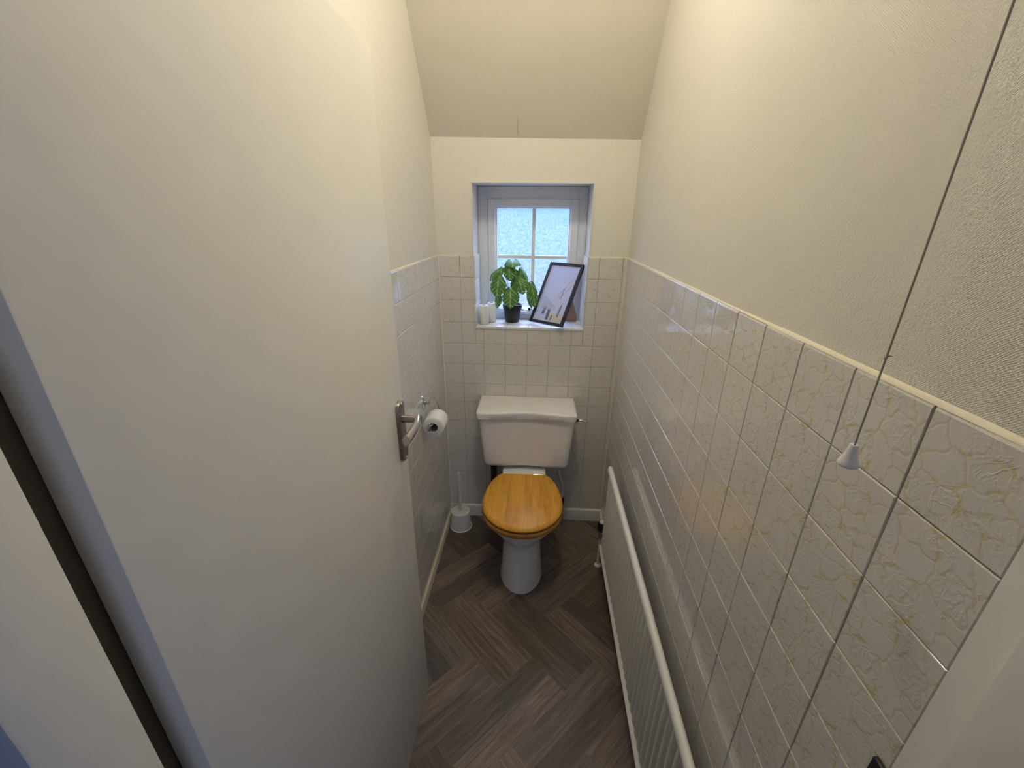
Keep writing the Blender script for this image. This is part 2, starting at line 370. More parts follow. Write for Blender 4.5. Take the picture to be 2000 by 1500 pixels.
# ------------------------------------------------------------------ tiles (each tile modelled, one mesh per wall)
def tiles(o3, ax, nm, cols, rows, hole=None, skip=None):
    bm = bmesh.new(); uvl = bm.loops.layers.uv.new('UVMap')
    o3, ax, nm = Vector(o3), Vector(ax).normalized(), Vector(nm).normalized(); up = Vector((0, 0, 1))
    gp = 0.0004; be = 0.0015
    for ci in range(len(cols)-1):
        for ri in range(len(rows)-1):
            cx0, cx1, z0, z1 = cols[ci], cols[ci+1], rows[ri], rows[ri+1]
            pieces = [(cx0, cx1, z0, z1)]
            if hole:
                hx0, hx1, hz0, hz1 = hole
                out = []
                for (a, b_, c, d) in pieces:
                    if b_ <= hx0 or a >= hx1 or d <= hz0 or c >= hz1: out.append((a, b_, c, d)); continue
                    if a < hx0: out.append((a, hx0, c, d))
                    elif b_ > hx1: out.append((hx1, b_, c, d))
                    elif c < hz0: out.append((a, b_, c, hz0))
                    if a < hx0 and c < hz0: out.append((hx0, b_, c, hz0))
                    elif b_ > hx1 and c < hz0: out.append((a, hx1, c, hz0))
                pieces = out
            var = random.randrange(3); tx, tz = random.uniform(-1, 1)*0.0035, random.uniform(-1, 1)*0.0035
            ou, ov = 3.0*var, 5.0*var
            for (a, b_, c, d) in pieces:
                if b_-a < 0.006 or d-c < 0.006: continue
                top = (ri == len(rows)-2)
                A, B, Cc, D = a+gp, b_-gp, c+gp, d-(0 if top else gp)
                def pt(x, z, h):
                    hh = TH+h+(x-(a+b_)/2)*tx+(z-(c+d)/2)*tz if h > -TH else 0
                    return o3+ax*x+up*z+nm*hh
                rt = 0.005 if top else be
                rings = []
                for ins, h, it in ((0, -TH, 0), (0, -0.0016, 0), (0.0006, -0.0006, 0.0012), (be, 0.0, rt)):
                    if top:
                        it2 = {0: 0.0, 0.0012: 0.0012}.get(it, it)
                        hz = {-TH: -TH, -0.0016: -0.0045, -0.0006: -0.0015, 0.0: 0.0}[h]
                    else: it2, hz = ins, h
                    q = [(A+ins, Cc+ins, h), (B-ins, Cc+ins, h), (B-ins, D-it2, hz), (A+ins, D-it2, hz)]
                    rings.append([bm.verts.new(pt(*p)) for p in q])
                fs = []
                for r1, r2 in zip(rings[:-1], rings[1:]):
                    for k in range(4): fs.append(bm.faces.new((r1[k], r1[(k+1) % 4], r2[(k+1) % 4], r2[k])))
                fs.append(bm.faces.new(rings[-1]))
                for f in fs:
                    for lp in f.loops:
                        rel = lp.vert.co-o3
                        lp[uvl].uv = (rel.dot(ax)-cx0+ou, rel.z-z0+ov)
    bmesh.ops.recalc_face_normals(bm, faces=bm.faces)
    return bm
def grid_lines(lo, hi, anchor, step=0.108):
    k = math.ceil((lo-anchor)/step-1e-6); out = [lo]
    while anchor+k*step < hi-1e-6:
        v = anchor+k*step
        if v-lo > 0.004: out.append(v)
        k += 1
    out.append(hi); return out
rowsR = grid_lines(0.0, TT, 1.364); rowsR[-1] = TT
rowsB = grid_lines(0.02, 1.472, 1.3735)
# walls
def slab_with_hole(bm, x0, x1, z0, z1t, y0, y1, hole):
    hx0, hx1, hz0, hz1 = hole
    box(bm, x0, hx0, y0, y1, z0, z1t); box(bm, hx1, x1, y0, y1, z0, z1t)
    box(bm, hx0, hx1, y0, y1, z0, hz0); box(bm, hx0, hx1, y0, y1, hz1, z1t)
bm = bmesh.new(); slab_with_hole(bm, XL-0.1, XR(0)+0.1, 0, 2.75, TH, 0.30, (WX0-0.004, WX1+0.004, WZ0-0.012, WZ1+0.004))
wb = obj('wall_back', bm, M['paint'], smooth=0, kind='structure')
obj('tiles', tiles((0, TH, 0), (1, 0, 0), (0, -1, 0), grid_lines(XL, XR(0), -0.3642), rowsB, (WX0, WX1, WZ0, 9)), M['tile'], wb, smooth=0)
obj('grout', BOX(XL, WX0, TH-0.0046, TH+0.001, 0.02, 1.471), M['grout'], wb, smooth=0)
obj('grout', BOX(WX1, XR(0), TH-0.0046, TH+0.001, 0.02, 1.471), M['grout'], wb, smooth=0)
obj('grout', BOX(WX0, WX1, TH-0.0046, TH+0.001, 0.02, WZ0-0.002), M['grout'], wb, smooth=0)
wl = obj('wall_left', BOX(XL-0.12, XL-TH, -1.84, 0.3, 0, 2.75), M['paint'], smooth=0, kind='structure')
obj('tiles', tiles((XL-TH, 0, 0), (0, -1, 0), (1, 0, 0), grid_lines(0.0, 1.70, 0.066), rowsR), M['tile'], wl, smooth=0)
obj('grout', BOX(XL-TH, XL-0.0014, -1.70, 0, 0.0, TT-0.001), M['grout'], wl, smooth=0)
bm = bmesh.new(); d_ = 0.0
vs = [(XR(y)+TH+dx, y, z) for z in (0, 2.75) for (dx, y) in ((0, 0.05), (0, -1.718), (0.12, -1.718), (0.12, 0.05))]
v = [bm.verts.new(p) for p in vs]
for q in ((0, 1, 2, 3), (4, 5, 6, 7), (0, 1, 5, 4), (1, 2, 6, 5), (2, 3, 7, 6), (3, 0, 4, 7)): bm.faces.new([v[i] for i in q])
bmesh.ops.recalc_face_normals(bm, faces=bm.faces)
wr = obj('wall_right', bm, M['woven'], smooth=0, kind='structure')
axr = Vector((-0.0177, -1, 0)).normalized(); nmr = Vector((-1, 0.0177, 0)).normalized()
obj('tiles', tiles((XR(0)+TH, 0, 0), axr, nmr, grid_lines(0.0, 1.718, 0.099), rowsR), M['tile'], wr, smooth=0)
bm = bmesh.new()
v = [bm.verts.new((XR(y)+0.0014+dx, y, z)) for z in (0, TT-0.001) for (dx, y) in ((0, 0.0), (0, -1.717), (0.0055, -1.717), (0.0055, 0.0))]
for q in ((0, 1, 2, 3), (4, 5, 6, 7), (0, 1, 5, 4), (1, 2, 6, 5), (2, 3, 7, 6), (3, 0, 4, 7)): bm.faces.new([v[i] for i in q])
bmesh.ops.recalc_face_normals(bm, faces=bm.faces)
obj('grout', bm, M['grout'], wr, smooth=0)
# painted sealant along the top of the tiles
def seal(p0, p1, nrm, r=0.0039, n=24):
    p0, p1, nrm = Vector(p0), Vector(p1), Vector(nrm).normalized(); bm = bmesh.new(); rings = []
    for i in range(n+1):
        c = p0.lerp(p1, i/n); rj = r*random.uniform(0.75, 1.2)
        rings.append([c, c+nrm*rj*1.1, c+nrm*rj*0.75+Vector((0, 0, rj*0.6)), c+Vector((0, 0, rj*1.1))])
    ring_loft(bm, rings); return bm
obj('sealant', seal((XR(0)+TH-0.0005, 0.004, TT-0.0015), (XR(-1.716)+TH-0.0005, -1.716, TT-0.0015), nmr), M['seal'], wr)
obj('sealant', seal((XL-TH+0.0005, 0.004, TT-0.0015), (XL-TH+0.0005, -1.7, TT-0.0015), (1, 0, 0)), M['seal'], wl)
obj('sealant', seal((XL, TH-0.0005, 1.4705), (WX0-0.004, TH-0.0005, 1.4705), (0, -1, 0), n=8), M['seal'], wb)
obj('sealant', seal((WX1+0.004, TH-0.0005, 1.4705), (XR(0), TH-0.0005, 1.4705), (0, -1, 0), n=8), M['seal'], wb)
# corner grout fillets
obj('corner_sealant', TUBE([(XL+0.001, -0.001, 0.07), (XL+0.001, -0.001, 1.47)], 0.003, n=8), M['paint'], wb)
obj('corner_sealant', TUBE([(XR(0)-0.001, -0.001, 0.07), (XR(0)-0.001, -0.001, 1.47)], 0.003, n=8), M['paint'], wb)

# sloping ceiling, flat ceiling
bm = bmesh.new()
yl = -(H2-1.961)/SL
a = [(-0.62, 0.05, 1.963-SL*0.05), (0.56, 0.05, 1.947-SL*0.05), (0.56, -(H2-1.947)/SL, H2), (-0.62, -(H2-1.963)/SL, H2)]
v = [bm.verts.new(p) for p in a]+[bm.verts.new((p[0], p[1]+0.06, p[2]+0.08)) for p in a]
for q in ((0, 1, 2, 3), (4, 5, 6, 7), (0, 1, 5, 4), (1, 2, 6, 5), (2, 3, 7, 6), (3, 0, 4, 7)): bm.faces.new([v[i] for i in q])
bmesh.ops.recalc_face_normals(bm, faces=bm.faces)
ce = obj('ceiling', BOX(-0.62, 0.60, -1.84, -0.30, H2, H2+0.08), M['ceil'], smooth=0, kind='structure')
cs = obj('sloping_ceiling', bm, M['ceil'], ce, smooth=0)
def slz(x, y): return (1.955-0.0136*(x+0.03)) - SL*y
pts = [(-0.098+0.004*math.sin(i*1.7)*0.4+0.010*(i/6.0)**2*0, -0.002-i*0.0065, 0) for i in range(7)]
rings = []
bm = bmesh.new()
for i, (x, y, _) in enumerate(pts):
    ww = 0.0007*(1-i/8); z = slz(x, y)
    rings.append([Vector((x-ww, y-0.0010, z-0.0008)), Vector((x+ww, y-0.0010, z-0.0008)), Vector((x+ww, y+0.001, z+0.001)), Vector((x-ww, y+0.001, z+0.001))])
ring_loft(bm, rings)
obj('paint_crack', bm, M['crack'], ce, smooth=0)

# window reveal and tiled sill
bm = bmesh.new()
box(bm, WX0-0.004, WX0, -0.0005, WY+0.02, WZ0, WZ1+0.004, 0.001); box(bm, WX1, WX1+0.004, -0.0005, WY+0.02, WZ0, WZ1+0.004, 0.001)
box(bm, WX0-0.004, WX1+0.004, -0.0005, WY+0.02, WZ1, WZ1+0.004, 0.001)
obj('trim_1', bm, M['gloss'], kind='structure')
bm = bmesh.new()
yb_ = [-0.004, 0.092, WY+0.005]; xs = [WX0, -0.249, -0.141, -0.033, 0.075, 0.183, WX1]
for i in range(len(xs)-1):
    for j in range(2): box(bm, xs[i]+0.0004, xs[i+1]-0.0004, yb_[j]+0.0004, yb_[j+1]-0.0004, WZ0-0.012, WZ0, 0.0016)
for sx, s in ((WX0, 1), (WX1, -1)):
    for k in range(3):
        z0, z1 = WZ0+0.0005+k*0.111, min(WZ0+0.111*(k+1)-0.0005, 1.474)
        for j in range(2):
            xa, xb_ = sorted((sx+s*0.0005, sx+s*0.006)); box(bm, xa, xb_, yb_[j]+0.0004, yb_[j+1]-0.0004, z0, z1, 0.0012)
obj('trim_2', bm, M['gloss'], kind='structure')

# window: outer frame, sash, glass, bars, handle
def rect_frame(bm, x0, x1, z0, z1, wl_, wr_, wb_, wt_, y0, y1, bev=0.002):
    box(bm, x0, x0+wl_, y0, y1, z0, z1, bev); box(bm, x1-wr_, x1, y0, y1, z0, z1, bev)
    box(bm, x0+wl_-0.001, x1-wr_+0.001, y0, y1, z0, z0+wb_, bev); box(bm, x0+wl_-0.001, x1-wr_+0.001, y0, y1, z1-wt_, z1, bev)
bm = bmesh.new(); rect_frame(bm, WX0-0.003, WX1+0.003, WZ0, WZ1, 0.050, 0.044, 0.026, 0.054, WY, WY+0.06, 0.003)
# small moulding step on the reveal side
rect_frame(bm, WX0, WX1, WZ0, WZ1-0.001, 0.010, 0.009, 0.006, 0.012, WY-0.006, WY+0.01, 0.002)
win = obj('window_1', bm, M['upvc'], kind='structure')
bm = bmesh.new(); rect_frame(bm, -0.249, 0.192, 1.164, 1.722, 0.036, 0.036, 0.030, 0.034, WY-0.010, WY+0.045, 0.004)
rect_frame(bm, -0.216, 0.159, 1.190, 1.692, 0.012, 0.012, 0.008, 0.012, WY+0.004, WY+0.03, 0.004)
obj('sash', bm, M['upvc'], win)
obj('glass_pane', BOX(-0.21, 0.153, WY+0.022, WY+0.026, 1.19, 1.688), M['glass'], win, smooth=0)
bm = bmesh.new(); box(bm, -0.033, -0.015, WY+0.012, WY+0.0215, 1.195, 1.684, 0.003); box(bm, -0.205, 0.149, WY+0.013, WY+0.0205, 1.445, 1.461, 0.003)
obj('glazing_bar', bm, M['upvc'], win)
bm = bmesh.new(); box(bm, -0.065, -0.035, WY-0.022, WY-0.009, 1.168, 1.190, 0.003); tube(bm, curve_pts([(-0.05, WY-0.02, 1.179), (-0.05, WY-0.04, 1.181), (-0.08, WY-0.045, 1.184), (-0.16, WY-0.045, 1.186)], 5), 0.005)
hd = obj('window_handle', bm, M['upvc'], win)
obj('lock_button', LATHE([(0.0, -0.004), (0.007, -0.004), (0.007, 0.002), (0.0, 0.002)], (-0.036, WY-0.030, 1.196), 16, 'y'), M['black'], hd)

# skirting boards
def skirt_profile(h, t): return [(0, 0), (t, 0), (t, h-0.012), (t-0.003, h-0.004), (t-0.008, h), (0, h)]
def extrude_profile(p0, p1, inward, prof):
    p0, p1, n = Vector(p0), Vector(p1), Vector(inward).normalized(); bm = bmesh.new()
    ring_loft(bm, [[c+n*a+Vector((0, 0, b_)) for a, b_ in prof] for c in (p0, p1)]); return bm
obj('baseboard_back', extrude_profile((XL, 0.0, 0), (XR(0), 0.0, 0), (0, -1, 0), skirt_profile(0.074, 0.014)), M['gloss'], smooth=30, kind='structure')
obj('baseboard_left', extrude_profile((XL, -0.014, 0), (XL, -1.70, 0), (1, 0, 0), skirt_profile(0.050, 0.010)), M['seal'], smooth=30, kind='structure')
obj('baseboard_right', extrude_profile((XR(-0.014), -0.014, 0), (XR(-1.7), -1.70, 0), nmr, skirt_profile(0.074, 0.012)), M['gloss'], smooth=30, kind='structure')

# ------------------------------------------------------------------ door frame and door
bm = bmesh.new()
box(bm, -0.45, -0.402, -1.835, YD, 0, 2.02, 0.002); box(bm, -0.4025, -0.361, -1.833, -1.764, 0, 2.0, 0.0035)
box(bm, -0.50, -0.425, -1.850, -1.8345, 0, 2.07, 0.004)
tl = obj('trim_3', bm, M['gloss'], kind='structure')
obj('dark_gap_strip', BOX(-0.4022, -0.4003, -1.7640, -1.7180, 0.002, 1.99), M['gapdark'], tl, smooth=0)  # strip added in the hinge-side gap to darken it
bm = bmesh.new()
box(bm, 0.3765, 0.42, -1.84, YD-0.001, 0, 2.02, 0.002); box(bm, 0.3590, 0.378, -1.838, -1.7550, 0, 2.0, 0.004)
box(bm, 0.395, 0.47, -1.855, -1.8395, 0, 2.07, 0.004)
tr_ = obj('trim_4', bm, M['gloss'], kind='structure')
obj('strike_plate', BOX(0.3712, 0.3764, -1.7260, -1.7040, 1.035, 1.103, 0.0008), M['black'], tr_)
obj('strike_plate_edge', BOX(0.3706, 0.3764, -1.7295, -1.7262, 1.035, 1.103, 0.0004), M['whiteplastic'], tr_)
bm = bmesh.new(); box(bm, -0.402, 0.377, -1.835, YD, 1.985, 2.02, 0.002); box(bm, -0.5, 0.47, -1.853, -1.8345, 2.0, 2.07, 0.004)
obj('trim_5', bm, M['gloss'], kind='structure')
bm = bmesh.new(); box(bm, -0.398, -0.361, -1.7285, -0.966, 0.006, 1.963, 0.0015)
for q in bm.verts:
    if q.co.y > -1.2: q.co.y += -0.010+0.024*q.co.z/1.96
dr = obj('door_1', bm, M['doorp'], kind='structure')
# lever handle
hy = -1.003
def stadium(bm, x0, x1, yc, zc0, zc1, hw, n=10, inset=0.003):
    def ringat(x, w, e):
        r = []
        for k in range(n+1): a = PI*k/n; r.append(Vector((x, yc+w*math.cos(a), zc1+e*math.sin(a))))
        for k in range(n+1): a = PI+PI*k/n; r.append(Vector((x, yc+w*math.cos(a), zc0+e*math.sin(a))))
        return r
    ring_loft(bm, [ringat(x0, hw, hw*0.8), ringat(x1-inset, hw, hw*0.8), ringat(x1-inset*0.3, hw-inset*0.4, hw*0.8-inset*0.4), ringat(x1, hw-inset, hw*0.8-inset)])
bm = bmesh.new(); stadium(bm, -0.361, -0.351, hy, 1.017, 1.158, 0.0235)
hnd = obj('door_handle', bm, M['nickel'], dr)
bm = bmesh.new(); lathe(bm, [(0.0105, 0), (0.0105, 0.030), (0.010, 0.044), (0.011, 0.052)], (-0.352, hy, 1.126), 24, 'x')
obj('spindle_neck', bm, M['nickel'], hnd)
lp_ = curve_pts([(-0.3135, hy+0.012, 1.128), (-0.309, hy-0.008, 1.127), (-0.304, hy-0.038, 1.124), (-0.307, hy-0.072, 1.119), (-0.312, hy-0.100, 1.114)], 6)
rings = []; n_ = len(lp_); bm = bmesh.new()
for i, p in enumerate(lp_):
    t_ = i/(n_-1); hz = 0.010+0.005*t_; hx = 0.0088+0.001*t_
    if i == 0: hz *= 0.7; hx *= 0.7
    rings.append([p+Vector((hx*math.cos(2*PI*k/20), 0, hz*math.sin(2*PI*k/20))) for k in range(20)])
ring_loft(bm, rings); obj('lever', bm, M['lever'], hnd)
for zz in (1.005, 1.170):
    obj('screw', LATHE([(0.0, 0), (0.0042, 0), (0.0035, 0.0018), (0.0, 0.002)], (-0.3515, hy, zz), 14, 'x'), M['lever'], hnd)

# partition wall either side of the doorway, hall behind the camera
bm = bmesh.new(); box(bm, -1.25, -0.449, -1.835, -1.7165, 0, 2.75); box(bm, 0.419, 1.25, -1.84, -1.719, 0, 2.75); box(bm, -0.449, 0.419, -1.835, -1.7165, 2.02, 2.75)
obj('wall_front', bm, M['hallpaint'], smooth=0, kind='structure')
bm = bmesh.new(); box(bm, -1.30, -1.25, -3.4, -1.72, 0, 2.75); box(bm, 1.25, 1.30, -3.4, -1.72, 0, 2.75); box(bm, -1.3, 1.3, -3.45, -3.4, 0, 2.75)
obj('wall_hall', bm, M['hallpaint'], smooth=0, kind='structure')
obj('ceiling_hall', BOX(-1.3, 1.3, -3.45, -1.84, 2.75, 2.80), M['hallpaint'], smooth=0, kind='structure')
obj('roof_void', BOX(-0.62, 0.60, -1.84, 0.3, 2.75, 2.80), M['hallpaint'], ce, smooth=0)

# ------------------------------------------------------------------ ceiling lamp
t = thing('ceiling_light', 'round opal ceiling light with a warm bulb, on the ceiling above the door', 'light', (LAMP[0], LAMP[1], H2))
obj('rose', LATHE([(0.0, 0), (0.06, 0), (0.058, -0.018), (0.0, -0.02)], (LAMP[0], LAMP[1], H2), 30), M['whiteplastic'], t)
obj('globe', LATHE([(0.045, -0.018)]+[(0.085*math.sin(a), -0.062-0.055*(-math.cos(a))*-1) for a in []]+[(0.085*math.cos(b_), -0.035-0.07*math.sin(b_)) for b_ in [k*PI/2/8 for k in range(9)]][:-1]+[(0.0005, -0.105)], (LAMP[0], LAMP[1], H2), 30), M['lampglow'], t)

# ------------------------------------------------------------------ toilet
TX = -0.036
toi = thing('toilet', 'white close-coupled toilet with a closed golden pine seat, against the back wall', 'toilet', (TX, -0.30, 0))
def dshape(hw, front, back, yc, n=44, e=2.0, backhw=None):
    """plan outline: rounded front, squared back"""
    bh = backhw if backhw is not None else hw*0.8; pts = []
    for k in range(n+1):
        a = PI*k/n; ca, sa = math.cos(a), math.sin(a)
        pts.append((TX+hw*math.copysign(abs(ca)**(2/e), ca), yc+(front-yc)*abs(sa)**(2/e)))
    for k in range(1, 9):      # left side going back
        t_ = k/9; pts.append((TX-(hw+(bh-hw)*(t_**1.5)), yc+(back-yc)*math.sin(t_*PI/2)**0.9))
    pts += [(TX-bh, back), (TX-bh*0.5, back), (TX, back), (TX+bh*0.5, back), (TX+bh, back)]
    for k in range(8, 0, -1):
        t_ = k/9; pts.append((TX+(hw+(bh-hw)*(t_**1.5)), yc+(back-yc)*math.sin(t_*PI/2)**0.9))
    return pts
def ringz(z, *a, **k): return [Vector((x, y, z)) for x, y in dshape(*a, **k)]
bm = bmesh.new()
secs = [(0.0, 0.103, -0.550, -0.16, -0.40, 0.085), (0.03, 0.100, -0.544, -0.16, -0.40, 0.085), (0.10, 0.094, -0.528, -0.16, -0.39, 0.08), (0.17, 0.090, -0.514, -0.16, -0.38, 0.078),
        (0.215, 0.088, -0.507, -0.15, -0.37, 0.078), (0.235, 0.091, -0.510, -0.15, -0.37, 0.08), (0.255, 0.104, -0.524, -0.14, -0.38, 0.085), (0.28, 0.121, -0.546, -0.17, -0.39, 0.075),
        (0.31, 0.139, -0.568, -0.19, -0.40, 0.075), (0.345, 0.155, -0.589, -0.20, -0.42, 0.075), (0.375, 0.164, -0.602, -0.20, -0.43, 0.078), (0.385, 0.168, -0.606, -0.20, -0.43, 0.08), (0.393, 0.166, -0.604, -0.20, -0.43, 0.08), (0.396, 0.160, -0.598, -0.20, -0.43, 0.08)]
ring_loft(bm, [ringz(z, hw, f, b_, yc, backhw=bh) for z, hw, f, b_, yc, bh in secs])
obj('pan', bm, M['ceramic'], toi, smooth=60)
obj('rear_ledge', BOX(TX-0.110, TX+0.110, -0.234, -0.085, 0.375, 0.437, 0.008, seg=3), M['ceramic'], toi)
def lidring(z, sh, cut=0.0):
    return [Vector((x, y, z)) for x, y in dshape(0.184-sh, -0.634+sh, -0.232-cut, -0.435, e=2.05, backhw=0.106-sh*0.6)]
bm = bmesh.new(); ring_loft(bm, [lidring(0.3965, 0.006), lidring(0.399, 0.000), lidring(0.410, -0.001), lidring(0.418, 0.000), lidring(0.4215, 0.006)])
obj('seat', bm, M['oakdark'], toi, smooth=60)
bm = bmesh.new(); ring_loft(bm, [lidring(0.4275, 0.010), lidring(0.4285, 0.004), lidring(0.431, 0.0015), lidring(0.436, 0.0015), lidring(0.4395, 0.003), lidring(0.4475, 0.013), lidring(0.448, 0.0145)])
lidw = obj('seat_lid', bm, M['oak'], toi, smooth=60)
for s in (-1, 1):
    obj('hinge', TUBE([(TX+s*0.05, -0.224, 0.442), (TX+s*0.095, -0.224, 0.442)], 0.0045, n=12), M['chrome'], lidw)
obj('buffer', BOX(TX-0.12, TX-0.10, -0.45, -0.43, 0.4225, 0.4285, 0.001), M['whiteplastic'], lidw)
# cistern
def cring(z, hw, yf, cx, rec, r=0.025, yb=-0.004):
    pts = []; n = 26
    pts.append(Vector((cx-hw, yb, z)))
    def fy(x):  # wavy front, recessed in the middle
        t_ = (x-cx)/hw; return yf+rec*(0.5+0.5*math.cos(PI*min(1, abs(t_)*1.25)))
    for k in range(7):
        a = PI/2*k/6; x = cx-hw+r-r*math.cos(a); pts.append(Vector((x, yf+r-r*math.sin(a), z)))
    for k in range(1, n):
        x = cx-hw+r+(2*hw-2*r)*k/n; pts.append(Vector((x, fy(x), z)))
    for k in range(7):
        a = PI/2*(1-k/6); x = cx+hw-r+r*math.cos(a); pts.append(Vector((x, yf+r-r*math.sin(a), z)))
    pts.append(Vector((cx+hw, yb, z))); return pts
CX = -0.032
bm = bmesh.new()
ring_loft(bm, [cring(0.456, 0.190, -0.165, -0.028, 0.010), cring(0.459, 0.203, -0.182, -0.028, 0.013), cring(0.467, 0.210, -0.191, -0.028, 0.015), cring(0.484, 0.2145, -0.194, -0.028, 0.017),
    cring(0.55, 0.219, -0.197, -0.029, 0.018), cring(0.64, 0.227, -0.198, -0.030, 0.019), cring(0.736, 0.2345, -0.199, -0.031, 0.020)])
cist = obj('cistern', bm, M['ceramic'], toi, smooth=50)
bm = bmesh.new()
ring_loft(bm, [cring(0.730, 0.236, -0.206, CX, 0.022, 0.018), cring(0.733, 0.240, -0.211, CX, 0.022, 0.018), cring(0.760, 0.2435, -0.215, CX, 0.022, 0.02), cring(0.766, 0.2415, -0.213, CX, 0.022, 0.02), cring(0.7695, 0.237, -0.208, CX, 0.022, 0.02), cring(0.771, 0.230, -0.200, CX, 0.022, 0.02, -0.010)])
obj('cistern_lid', bm, M['ceramic'], toi, smooth=50)
bm = bmesh.new(); lathe(bm, [(0.014, 0), (0.013, 0.006), (0.007, 0.016), (0.006, 0.022)], (0.203, -0.150, 0.716), 18, 'x')
flv = obj('flush_lever_boss', bm, M['black'], toi)
obj('flush_lever', TUBE(curve_pts([(0.220, -0.150, 0.716), (0.238, -0.151, 0.717), (0.252, -0.156, 0.717), (0.264, -0.168, 0.715)], 5), [0.004]*10+[0.005]*6, n=12), M['chrome'], flv)
# pipes behind the pan
obj('supply_pipe', TUBE(curve_pts([(0.145, -0.06, 0.48), (0.146, -0.06, 0.37), (0.166, -0.06, 0.30), (0.174, -0.06, 0.26), (0.176, -0.06, 0.16)], 6), 0.0065, n=12), M['whiteplastic'], toi)
obj('isolating_valve', TUBE([(0.178, -0.06, 0.19), (0.180, -0.06, 0.145)], 0.011, n=12), M['black'], toi)
obj('flexible_tail', TUBE([(0.180, -0.06, 0.147), (0.182, -0.065, 0.004)], 0.007, n=12), M['chrome'], toi)
obj('overflow_pipe', TUBE([(-0.205, -0.06, 0.475), (-0.205, -0.06, 0.24)], 0.017, n=16), M['darkpipe'], toi)
obj('waste_pipe', TUBE([(TX, -0.13, 0.19), (TX, -0.02, 0.20)], 0.052, n=24), M['whiteplastic'], toi)

# ------------------------------------------------------------------ toilet brush
bx, by = -0.390, -0.105
t = thing('toilet_brush', 'white plastic toilet brush in its round holder, in the corner left of the toilet', 'toilet brush', (bx, by, 0))
obj('holder', LATHE([(0.0, 0), (0.062, 0), (0.062, 0.003), (0.058, 0.005), (0.0565, 0.02), (0.052, 0.096), (0.050, 0.1), (0.0, 0.1)], (bx, by, 0.0), 40), M['plastic'], t)
bm = bmesh.new(); lathe(bm, [(0.0, 0.099), (0.053, 0.099), (0.053, 0.104), (0.0515, 0.106), (0.044, 0.106), (0.043, 0.1035), (0.014, 0.1035), (0.012, 0.107), (0.0, 0.107)], (bx, by, 0.0), 40)
for k in range(12):
    a = 2*PI*k/12; v = box(bm, 0.013, 0.044, -0.0022, 0.0022, 0.103, 0.1065)
    for q in v: x, y = q.co.x, q.co.y; q.co.x = bx+x*math.cos(a)-y*math.sin(a); q.co.y = by+x*math.sin(a)+y*math.cos(a)
obj('cover', bm, M['plastic'], t, smooth=30)
bm = bmesh.new(); tube(bm, [(bx, by, 0.10), (bx, by, 0.165), (bx, by, 0.170), (bx, by, 0.175), (bx, by, 0.18), (bx, by, 0.28)], [0.007, 0.007, 0.0095, 0.0095, 0.0065, 0.006], n=12)
tube(bm, curve_pts([(bx, by, 0.278), (bx-0.004, by, 0.31), (bx-0.007, by, 0.345), (bx-0.005, by, 0.360), (bx+0.001, by, 0.352), (bx+0.005, by, 0.32), (bx+0.001, by, 0.285)], 5), 0.0036, n=8)
obj('brush_handle', bm, M['plastic'], t)

# ------------------------------------------------------------------ toilet roll and its holder on the left wall
t = thing('toilet_roll_holder', 'chrome wire toilet roll holder with an oval plate on the left wall', 'toilet roll holder', (XL, -0.40, 0.90))
bm = bmesh.new()
def oval(bm, c, ry, rz, th):
    rings = []
    for h, s in ((0, 1), (th*0.6, 1), (th, 0.85)):
        rings.append([Vector((c[0]+h, c[1]+ry*s*math.cos(2*PI*k/28), c[2]+rz*s*math.sin(2*PI*k/28))) for k in range(28)])
    ring_loft(bm, rings)
oval(bm, (XL, -0.413, 0.905), 0.017, 0.033, 0.006)
pl = obj('wall_plate', bm, M['chrome'], t)
for dz in (0.023, -0.023): obj('screw', LATHE([(0, 0), (0.005, 0), (0.004, 0.002), (0, 0.0025)], (XL+0.0055, -0.413, 0.905+dz), 14, 'x'), M['chrome'], pl)
obj('stud', LATHE([(0.008, 0.004), (0.007, 0.014), (0.009, 0.016), (0.009, 0.024), (0.006, 0.027)], (XL, -0.413, 0.905), 18, 'x'), M['chrome'], t)
RX, RY0, RY1, RZ = -0.412, -0.480, -0.380, 0.829
wp = [(XL+0.020, -0.413, 0.905), (RX-0.010, -0.435, 0.935), (RX-0.003, -0.440, 0.944), (RX+0.002, -0.430, 0.930), (RX+0.003, -0.375, RZ+0.035), (RX, -0.358, RZ+0.014), (RX, -0.366, RZ+0.011), (RX, -0.40, RZ+0.011), (RX, -0.478, RZ+0.011), (RX-0.003, -0.492, RZ+0.010), (RX-0.012, -0.496, RZ+0.004)]
obj('wire_arm', TUBE(curve_pts(wp, 5), 0.0022, n=8), M['chrome'], t)
bm = bmesh.new(); rings = []
for h, s in ((0, 0.8), (0.002, 1), (0.004, 1), (0.006, 0.7)):
    rings.append([Vector((RX-0.014+0.010*s*math.cos(2*PI*k/24), -0.490-h, RZ-0.002+0.017*s*math.sin(2*PI*k/24))) for k in range(24)])
ring_loft(bm, rings); obj('end_stop', bm, M['chrome'], t)
